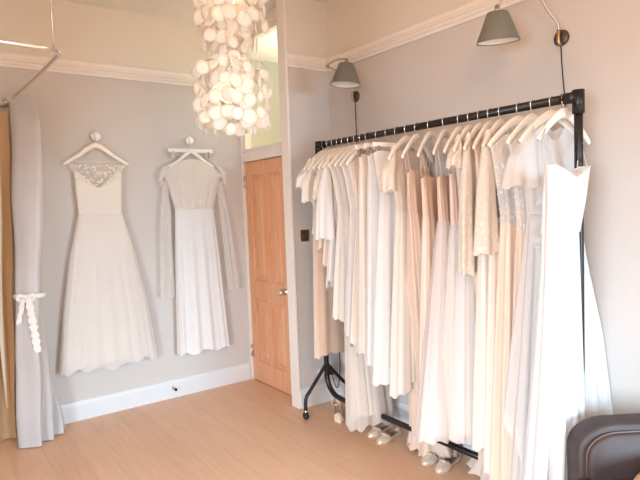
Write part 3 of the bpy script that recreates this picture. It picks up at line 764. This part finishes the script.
for sx in (-1, 1):
    m = MB(); rings = []
    for i in range(25):
        f = i/24; bx = sx*(.175+.095*sin(f*pi*.5)) + (.01 if sx > 0 else 0); bz = 1.975-.185*f**1.3
        w_ = .045*(.35+.65*sin(pi*min(1, f*1.1+.05)))
        rings.append([Vector((bx+sx*w_*v, -.030-.012*sin(i*1.3)*v, bz-.020*v+.007*sin(i*1.3)*v)) for v in (-.3, 0, .35, .7, 1)])
    m.loft(rings, cap=False, closed=False); m.build('cap_frill', C_TULI, d2)
for sx, nmx in ((-1, 'side_drape'), (1, 'side_drape')):
    x0 = -.235 if sx < 0 else .235
    xe = -.265 if sx < 0 else .345
    ze = .87
    body([(1.82, x0-.02, x0+.03, .012), (1.5, (x0+xe)/2-.045, (x0+xe)/2+.045, .018), (ze, xe-.06, xe+.06, .022)], C_VEIL, nmx, d2, NS=40, folds=7, amp=.01, seed=12+sx)

# ------------------------------------------------------------------ capiz chandelier
CX, CY = 1.085, 2.075
ch = thing('shell_chandelier', 'tiered chandelier of round translucent shell discs hanging from the ceiling', 'chandelier', (CX, CY, ZC))
ZL = ZC
MB().lathe([(0, 0), (.06, 0), (.055, -.02), (.02, -.035), (0, -.035)], cap=False).build('ceiling_rose', M_CHROME, ch)
MB().tube([(0, 0, -.03), (0, 0, -.40)], .004, 8).build('suspension_cord', M_CHROME, ch)
fr = MB()
for r, z in ((.145, 2.73), (.085, 2.38), (.14, 2.155)):
    ring = [(r*cos(a), r*sin(a), z-ZL) for a in [2*pi*k/32 for k in range(33)]]
    fr.tube(ring, .0018, 6)
    for q in range(4):
        a = q*pi/2; fr.tube([(r*cos(a), r*sin(a), z-ZL), (0, 0, z-ZL)], .002, 6)
fr.tube([(0, 0, -.40), (0, 0, 2.155-ZL)], .003, 6)
fr.build('wire_frame', M_CHROME, ch)
def disc_mesh():
    m = MB(); r = .0285
    m.lathe([(0, -.0006), (r*.5, -.0016), (r, -.0002), (r, .0006), (r*.5, -.0004), (0, .0006)], axis='Y', seg=20, cap=False)
    bmesh.ops.recalc_face_normals(m.bm, faces=m.bm.faces[:])
    me = bpy.data.meshes.new('shell_disc'); m.bm.to_mesh(me); m.bm.free(); me.materials.append(M_SHELL)
    for p in me.polygons: p.use_smooth = True
    return me
dm = disc_mesh()
spots = []; thr = MB(); rc = random.Random(5)
for (n_, r, ztop, zbot, cnt) in ((16, .140, 2.70, 2.33, 7), (9, .112, 2.50, 2.25, 5), (10, .080, 2.36, 2.12, 5), (17, .140, 2.13, 1.935, 4), (9, .080, 2.11, 1.905, 4)):
    for q in range(n_):
        a = 2*pi*q/n_ + rc.uniform(-.1, .1)
        rr = r*rc.uniform(.92, 1.06)
        zz = rc.uniform(-.02, .02)
        thr.tube([(rr*cos(a), rr*sin(a), ztop+.02-ZL), (rr*cos(a), rr*sin(a), zbot+zz-ZL)], .0006, 4)
        for k_ in range(cnt):
            z = ztop + (zbot-ztop)*k_/(cnt-1) + zz
            spots.append((rr*cos(a), rr*sin(a), z-ZL, a+rc.uniform(-.9, .9), rc.uniform(-.25, .25)))
thr.build('hanging_thread', M_RIB, ch)['kind'] = 'stuff'
camdir = Vector((-CX, -CY, 0)).normalized()
spots = [s for s in spots if s[2]+ZL < 2.56 or True]
spots.sort(key=lambda s: -(Vector((s[0], s[1], 0)).dot(camdir)) + (9 if s[2]+ZL > 2.45 else 0))
rest = bmesh.new()
for i, (x, y, z, a, tl) in enumerate(spots):
    Mx = Matrix.Translation((x, y, z)) @ Euler((tl, 0, a+pi/2)).to_matrix().to_4x4() @ Matrix.Scale(rc.uniform(.82, 1.15), 4)
    if i < 100:
        o = bpy.data.objects.new('shell_disc', dm); COL.objects.link(o); o.parent = ch
        o.matrix_local = Mx
    else:
        b2 = bmesh.new(); b2.from_mesh(dm); b2.transform(Mx)
        tmp = bpy.data.meshes.new('t'); b2.to_mesh(tmp); b2.free(); rest.from_mesh(tmp); bpy.data.meshes.remove(tmp)
me = bpy.data.meshes.new('shell_discs'); rest.to_mesh(me); rest.free(); me.materials.append(M_SHELL)
o = bpy.data.objects.new('shell_discs', me); COL.objects.link(o); o.parent = ch; o['kind'] = 'stuff'
for q, (bx, by, bz) in enumerate(((.03, .0, 2.05), (-.03, .02, 2.04), (0, -.03, 2.42))):
    b_ = MB().sphere((bx, by, bz-ZL), .016, (1, 1, 1.3)); b_.build('bulb', M_BULB, ch)
point('chandelier_glow', (CX, CY, 2.86), 7, (1.0, 0.50, 0.24), .05)
point('chandelier_glow', (CX, CY, 2.05), .5, (1.0, 0.84, 0.66), .04)
point('chandelier_glow', (CX, CY, 2.52), 0.4, (1.0, 0.82, 0.64), .04)

# ------------------------------------------------------------------ wall lamps
def wall_lamp(yp, label, sx, sy, sz, pts, tilt):
    t = thing('wall_lamp', label, 'wall lamp', (XB, yp, 2.375), 0, 'swing arm wall lamps')
    MB().lathe([(0, 0), (.040, 0), (.040, -.010), (.034, -.016), (0, -.018)], axis='X', cap=False).build('wall_plate', M_DARKBR, t)
    MB().tube([(-.012, 0, -.032), (-.03, 0, -.03), (-.034, 0, .0), (-.03, 0, .035)], .009, 10, 4).build('bracket', M_BRASS, t)
    MB().tube(pts, .0058, 10, 5).build('swing_arm', M_NICKEL, t)
    mid = pts[len(pts)//2]
    MB().sphere(mid, .011).build('elbow_joint', M_BRASS, t)
    top = Vector((sx, sy, sz))
    s = MB().lathe([(.012, .0), (.048, -.004), (.052, -.010), (.104, -.142), (.105, -.146), (.101, -.144), (.050, -.012), (.0, -.010)], seg=40, cap=False).build('lamp_shade', M_SHADE, t, loc=top)
    s.rotation_euler = tilt
    n = MB().lathe([(.0, -.014), (.0485, -.016), (.0995, -.1425)], seg=40, cap=False).build('shade_lining', M_SHADEIN, s)
    MB().lathe([(0, .03), (.011, .028), (.014, .0), (.020, -.002), (.020, .006), (0, .02)], cap=False).build('lamp_holder', M_NICKEL, s)
    MB().sphere((0, 0, -.075), .026, (1, 1, 1.2)).tube([(0, 0, -.05), (0, 0, -.014)], .012).build('bulb', M_PORC, s)
    return t
wall_lamp(1.561, 'grey green wall lamp nearest the camera above the post end of the rail', -.335, .140, .118,
          [(-.03, 0, .03), (-.045, .0, .07), (-.10, .02, .13), (-.20, .03, .235), (-.25, .05, .245), (-.30, .11, .19), (-.333, .138, .148)], (A(4), A(-6), 0))
wall_lamp(3.191, 'grey green wall lamp near the corner above the wall end of the rail', -.30, -.265, .150,
          [(-.03, 0, .03), (-.05, .0, .07), (-.15, -.01, .15), (-.30, -.055, .175), (-.345, -.10, .165), (-.33, -.19, .185), (-.302, -.265, .180)], (A(3), A(4), 0))
def cord(y, label, dy):
    o = MB().tube([(XB-.012, y, 2.34), (XB-.010, y-dy*.3, 2.2), (XB-.006, y-dy, 2.0), (XB-.006, y-dy*1.6, 1.7), (XB-.006, y-dy*1.2, 1.0), (XB-.006, y-dy, .30)], .0032, 6, 5).build('lamp_cord', M_BLACKRUB)
    tag(o, label, 'cord', 'lamp cords running down the wall')
cord(1.561, 'thin black cord hanging from the near wall lamp down behind the rail post', .02)
cord(3.191, 'thin black cord hanging from the far wall lamp near the corner', .0)

# ------------------------------------------------------------------ changing corner: rail and curtains
cr = thing('curtain_rail', 'bent chrome curtain rail carried by a thin ceiling rod', 'curtain rail', (.555, YA, 2.374))
b0 = (.555, YA, 2.374)
def R3(x, y, z): return (x-b0[0], y-b0[1], z-b0[2])
MB().tube([R3(.555, 4.45, 2.374), R3(.60, 3.6, 2.374), R3(.618, 3.10, 2.374), R3(.615, 3.0, 2.374), R3(.58, 2.955, 2.374), R3(.50, 2.935, 2.374), R3(.2, 2.91, 2.374), R3(-.9, 2.85, 2.374)], .0125, 12, 6).build('rail_tube', M_CHROME, cr)
MB().lathe([(0, 0), (.03, 0), (.03, -.008), (.016, -.012), (.016, -.02), (0, -.02)], axis='Y', cap=False).build('wall_flange', M_CHROME, cr)
MB().tube([R3(.592, 2.98, 2.38), R3(.592, 2.98, ZC)], .004, 8).build('ceiling_rod', M_CHROME, cr)

def drape(name, plans, mat, parent, sub=5, rip=.006, nr=60, seed=3, vary=0):
    """plans: list of (z, [(x,y)...]) plan curves from top to bottom"""
    rnd = random.Random(seed); ph = rnd.uniform(0, 6)
    m = MB(); rings = []
    def cr_(pl, u):
        n = len(pl)-1; f = min(u*n, n-1e-6); i = int(f); t = f-i
        p0, p1, p2, p3 = [Vector((*pl[min(max(j, 0), n)], 0)) for j in (i-1, i, i+1, i+2)]
        return 0.5*((2*p1)+(-p0+p2)*t+(2*p0-5*p1+4*p2-p3)*t*t+(-p0+3*p1-3*p2+p3)*t**3)
    for k in range(len(plans)-1):
        za, pa = plans[k]; zb_, pb = plans[k+1]
        for s_ in range(8 + (1 if k == len(plans)-2 else 0)):
            t = s_/8; t2 = t*t*(3-2*t); z = za+(zb_-za)*t
            ring = []
            for q in range(nr+1):
                u = q/nr
                p = cr_(pa, u)*(1-t2)+cr_(pb, u)*t2
                ring.append(Vector((p.x+rip*.4*sin(u*20+z*3+ph)+rip*.7*sin(u*7+z*9+ph), p.y+rip*sin(u*26+z*2+ph)+rip*.6*sin(u*9+z*13), z)))
            rings.append(ring)
    m.loft(rings, cap=False, closed=False)
    o = m.build(name, mat, parent)
    return o
cg = thing('grey_curtain', 'silvery grey curtain drawn to the wall and tied with a white bow', 'curtain', (.55, 4.2, 0))
cg_o = (.55, 4.2)
def P2(l): return [(x-cg_o[0], y-cg_o[1]) for x, y in l]
drape('curtain_panel', [
    (2.395, P2([(.575, 4.36), (.560, 4.31), (.60, 4.26), (.685, 4.205), (.70, 4.24), (.70, 4.28), (.69, 4.32), (.685, 4.36), (.665, 4.38), (.66, 4.40)])),
    (2.20, P2([(.56, 4.36), (.550, 4.27), (.60, 4.22), (.69, 4.165), (.72, 4.20), (.715, 4.24), (.705, 4.29), (.70, 4.34), (.68, 4.37), (.67, 4.40)])),
    (1.60, P2([(.54, 4.32), (.515, 4.22), (.56, 4.18), (.665, 4.13), (.70, 4.17), (.70, 4.22), (.68, 4.27), (.68, 4.32), (.66, 4.36), (.65, 4.40)])),
    (1.04, P2([(.52, 4.24), (.490, 4.14), (.53, 4.11), (.612, 4.085), (.635, 4.12), (.640, 4.16), (.62, 4.20), (.62, 4.25), (.60, 4.29), (.58, 4.32)])),
    (.60, P2([(.49, 4.26), (.462, 4.16), (.51, 4.12), (.590, 4.095), (.62, 4.13), (.665, 4.17), (.64, 4.21), (.68, 4.25), (.66, 4.30), (.67, 4.35)])),
    (.008, P2([(.46, 4.26), (.445, 4.18), (.50, 4.13), (.578, 4.105), (.585, 4.19), (.665, 4.17), (.655, 4.25), (.745, 4.235), (.70, 4.33), (.775, 4.37)]))],
    M_CURT, cg, rip=.005)
bo = thing('curtain_tie', 'white ribbon bow with a ruffled tail around the grey curtain', 'tie back', (.55, 4.2, 0))
m = MB()
pl = P2([(.52, 4.25), (.488, 4.15), (.525, 4.098), (.615, 4.070), (.652, 4.11), (.655, 4.16), (.645, 4.22), (.615, 4.28)])
pts = [(x, y, 1.04) for x, y in pl]
m.tube(pts, .017, 10, 5, flat=((.5, .85, 0), .35)); m.build('ribbon_band', M_RIB, bo)
kx, ky = .525-cg_o[0], 4.095-cg_o[1]
MB().sphere((kx+.015, ky-.008, 1.035), .017, (1, .7, 1)).build('bow_knot', M_RIB, bo)
for s in (-1, 1):
    MB().tube([(kx+.015, ky-.012, 1.035), (kx+.015+s*.025, ky-.02-s*.006, 1.05), (kx+.015+s*.045, ky-.02-s*.012, 1.045), (kx+.015+s*.042, ky-.015-s*.01, 1.02), (kx+.015, ky-.012, 1.03)], [.008, .014, .015, .012, .007], 8, 4, flat=((.3, .95, 0), .4)).build('bow_loop', M_RIB, bo)
# ruffled tails
def ruff(x0, y0, x1, y1, z0, z1, w, nz=26):
    m = MB(); rings = []
    for i in range(nz+1):
        s = i/nz; cx_, cy_, z = x0+(x1-x0)*s, y0+(y1-y0)*s, z0+(z1-z0)*s
        ring = []
        for k in range(9):
            u = k/8-.5; ww = w*(1+.25*sin(i*1.9))
            ring.append(Vector((cx_+u*ww, cy_-.012+.012*sin(i*1.57+u*3)*abs(u)*2, z+.012*cos(i*1.1+u*6)*abs(u))))
        rings.append(ring)
    m.loft(rings, cap=False, closed=False); return m
ruff(kx+.03, ky-.010, kx+.062, ky-.018, 1.03, .66, .045).build('ribbon_tail', M_RIB, bo)
ruff(kx+.0, ky-.003, kx-.035, ky+.02, 1.03, .86, .030, 12).build('ribbon_tail', M_RIB, bo)
# rings that carry the curtain
for q, y in enumerate((4.24, 4.30, 4.36, 4.40)):
    xx = .555+(4.45-y)*.053
    MB().tube([(xx-cg_o[0]+.02*cos(a), y-cg_o[1], 2.370+.02*sin(a)) for a in [2*pi*k/16 for k in range(17)]], .0025, 6).build('curtain_ring', M_CHROME, cg)

gc = thing('golden_curtain', 'golden tan curtain with a narrow pale strip at the left edge of the picture', 'curtain', (.25, 4.35, 0))
g_o = (.25, 4.35)
def P3(l): return [(x-g_o[0], y-g_o[1]) for x, y in l]
def foldline(x0, x1, yb, n, d, ph=0):
    return [(x0+(x1-x0)*i/(n*2), yb+(d if i % 2 else -d)*(.7+.3*sin(i*1.7+ph))) for i in range(n*2+1)]
drape('curtain_panel', [(2.30, P3(foldline(-.05, .545, 4.37, 5, .03))), (1.6, P3(foldline(-.10, .52, 4.37, 5, .045))), (.9, P3(foldline(-.15, .49, 4.37, 5, .042))), (.008, P3(foldline(-.2, .455, 4.38, 5, .03)))], M_GOLD, gc, nr=90, rip=.003)
m = MB(); rings = []
for z, xa, xb in ((2.05, .465, .475), (1.6, .44, .462), (1.25, .395, .44), (.9, .39, .425), (.5, .40, .418), (.25, .41, .415)):
    rings.append([Vector((xa-g_o[0], 4.335-g_o[1], z)), Vector(((xa+xb)/2-g_o[0], 4.325-g_o[1], z)), Vector((xb-g_o[0], 4.335-g_o[1], z))])
m.loft(rings, cap=False, closed=False); m.build('pale_strip', M_PALE, gc)  # narrow pale strip tapering down the golden folds
MB().tube([(-.35, 0, 2.33), (.29, 0, 2.33)], .010, 10).build('curtain_rod', M_CHROME, gc)

# ------------------------------------------------------------------ armchair
AC = Vector((2.055, 1.135, 0))
ac = thing('armchair', 'low dark grey leather chair with rounded back beside the rail', 'armchair', AC, -YAW+radians(2))
# local x runs along the back (to the right), local y away from the camera
def rounded(w, z0, z1, r, ins=0):
    pts = []
    x0, x1, zt = ins, w-ins, z1-ins
    pts.append((x0, z0)); 
    for k in range(11):
        a = pi-k/10*pi/2; pts.append((x0+r+r*cos(a), zt-r*.72+r*.72*sin(a)))
    for k in range(11):
        a = pi/2-k/10*pi/2; pts.append((x1-r+r*cos(a), zt-r*.72+r*.72*sin(a)))
    pts.append((x1, z0)); return pts
Wd = .62
def slab(mb, pr, ya, yb, pr2=None, bev=.012):
    rings = []
    n = len(pr); cx_ = sum(p[0] for p in pr)/n; cz = sum(p[1] for p in pr)/n
    def sc(k): return [((p[0]-cx_)*k+cx_, (p[1]-cz)*k+cz) for p in pr]
    for k, y in ((.93, ya), (.985, ya+bev*.5), (1.0, ya+bev*1.6), (1.0, yb-bev*1.6), (.985, yb-bev*.5), (.93, yb)):
        rings.append([Vector((x, y, z)) for x, z in sc(k)])
    mb.loft(rings); return mb
slab(MB(), rounded(Wd, .16, .66, .15), .0, .11).build('back_shell', M_LEATH, ac)
slab(MB(), rounded(Wd, .40, .66, .12, .028), -.035, .03, bev=.014).build('back_cushion', M_LEATH, ac)
pr = rounded(Wd, .42, .66, .125, .027)
MB().tube([(x, -.012, z) for x, z in pr], .0045, 8).build('piping', M_PIPE, ac)
m = MB(); m.box(-.01, Wd+.01, -.56, .02, .30, .455, .035); m.build('seat', M_LEATH, ac, sub=0)
m = MB(); m.box(.02, Wd-.02, -.53, .10, .13, .30, .02); m.build('seat_base', M_LEATH, ac)
for x in (.06, Wd-.06):
    for y in (-.49, .07):
        MB().lathe([(0, 0), (.014, 0), (.022, .13), (0, .13)], (x, y, 0), cap=False).build('leg', M_DARKBR, ac)
cu = thing('cushion', 'tan fabric cushion lying on the seat of the grey leather chair', 'cushion', AC + Vector((cos(-YAW)*.29-sin(-YAW)*-.25, sin(-YAW)*.29+cos(-YAW)*-.25, .455)), -YAW+A(40))
m = MB(); rings = []
for k in range(15):
    s = k/14; ring = []
    for q in range(40):
        a = 2*pi*q/40; e = .42
        c_, s_ = math.copysign(abs(cos(a))**e, cos(a)), math.copysign(abs(sin(a))**e, sin(a))
        kk = sin(pi*s)**.45 if 0 < s < 1 else .02
        pinch = 1-.08*(1-abs(abs(c_)-abs(s_)))
        ring.append(Vector((.17*c_*kk, .17*s_*kk, .062-.060*cos(pi*s))))
    rings.append(ring)
m.loft(rings); m.build('cushion_cover', M_TAN, cu)

# ------------------------------------------------------------------ shoes
def shoe(name, label, loc, rz, mat, Ln=.245, Wm=.043, point_=1.0, heel=0.0, group=None, bow=False):
    """toe at local origin pointing to -x, heel at +x"""
    t = thing(name, label, 'shoe', loc, rz, group)
    def w(s):
        toe = min(1, (s/.22))**(.5 if point_ <= 1 else .95)
        return Wm*toe*(1-.28*max(0, min(1, (s-.3)/.4)))*(1 if s < .88 else sqrt(max(.02, 1-((s-.88)/.125)**2)))
    def lift(s): return heel*max(0, (s-.32)/.68)**1.2
    S_ = [i/28 for i in range(29)]
    # sole
    m = MB(); rings = []
    for s in S_:
        ww = max(.002, w(s)*.96); z = lift(s)
        rings.append([Vector((s*Ln, -ww, z)), Vector((s*Ln, ww, z)), Vector((s*Ln, ww, z+.006)), Vector((s*Ln, -ww, z+.006))])
    m.loft(rings); m.build('sole', M_SOLE, t)
    # upper: half tube with the foot opening cut out
    m = MB(); NV = 17
    def sect(s):
        ww = max(.002, w(s)); h = .018+.032*min(1, s/.34) if s < .34 else .050+.012*max(0, (s-.6)/.4)
        h *= (min(1, s/.08)**.5)
        lim = 0 if s < .33 else min(1.25, (s-.33)/.06*1.15)
        if s > .95: lim = max(.05, 1.25-(s-.95)/.05*.1)
        a = []
        for k in range(NV):
            u = k/(NV-1)*2-1
            ph_ = math.copysign(lim+(pi/2-lim)*abs(u), u) if abs(u) > 1e-6 else 0
            a.append((ph_, ww, h))
        return a, lim
    grid = []
    for s in S_:
        a, lim = sect(s); z = lift(s)
        row = []
        for ph_, ww, h in a:
            hh = h*(cos(ph_)) if s < .33 else h*(.55+.45*cos(ph_)) if False else h*max(0, cos(ph_))**.55
            row.append(m.bm.verts.new((s*Ln, ww*sin(ph_), z+.004+hh)))
        grid.append((row, lim))
    for i in range(len(grid)-1):
        (r1, l1), (r2, l2) = grid[i], grid[i+1]
        for k in range(NV-1):
            mid = k in (NV//2-1, NV//2)
            if (l1 > 0 and l2 > 0) and mid: continue
            m.bm.faces.new((r1[k], r1[k+1], r2[k+1], r2[k]))
    r = grid[-1][0]
    o = m.build('upper', mat, t)
    md = o.modifiers.new('thickness', 'SOLIDIFY'); md.thickness = .002
    m = MB(); rings = []
    for s in S_[8:]:
        ww = max(.002, w(s)*.86); z = lift(s)+.008
        rings.append([Vector((s*Ln, -ww, z)), Vector((s*Ln, ww, z))])
    m.loft(rings, cap=False, closed=False); m.build('insole', M_INS, t)
    if heel > .02:
        MB().tube([(Ln*.985, 0, 0), (Ln*.965, 0, heel*.5), (Ln*.93, 0, heel*.98)], [.005, .007, .018], 10, 3).build('heel', mat, t)
        MB().tube([(Ln*.80, -.03, heel*.7+.03), (Ln*.92, -.03, heel+.045), (Ln*1.02, 0, heel+.055), (Ln*.92, .03, heel+.045), (Ln*.80, .03, heel*.7+.03)], .003, 6, 4).build('ankle_strap', mat, t)
    if bow:
        MB().sphere((Ln*.27, -.012, .052), .011, (1, 1.2, .5)).sphere((Ln*.27, .012, .052), .011, (1, 1.2, .5)).sphere((Ln*.27, 0, .053), .006).build('bow', mat, t)
    return t
Fd = math.atan2(.809, .588)
shoe('heeled_shoe', 'ivory pointed slingback heel nearest the rail foot, left of its pair', (2.352, 3.07, 0), Fd+.12, M_NUDE, .22, .036, 2, .075, 'ivory heels by the rail foot')
shoe('heeled_shoe', 'ivory pointed slingback heel beside the tulle hem, right of its pair', (2.375, 2.97, 0), Fd-.05, M_NUDE, .22, .036, 2, .075, 'ivory heels by the rail foot')
shoe('ballet_flat', 'champagne ballet flat behind its mate under the tulle gown hem', (2.350, 2.765, 0), A(6), M_SILV, bow=True, group='champagne flats at mid rail')
shoe('ballet_flat', 'champagne ballet flat in front of its mate at mid rail', (2.325, 2.645, 0), A(8), M_SILV, bow=True, group='champagne flats at mid rail')
shoe('ballet_flat', 'silvery round toed shoe behind its mate near the peach ruffled hem', (2.335, 2.255, 0), A(6), M_SILV, bow=True, group='silvery shoes near the ruffled hem')
shoe('ballet_flat', 'silvery round toed shoe in front, nearest the camera of all the shoes', (2.325, 2.135, 0), A(10), M_SILV, bow=True, group='silvery shoes near the ruffled hem')
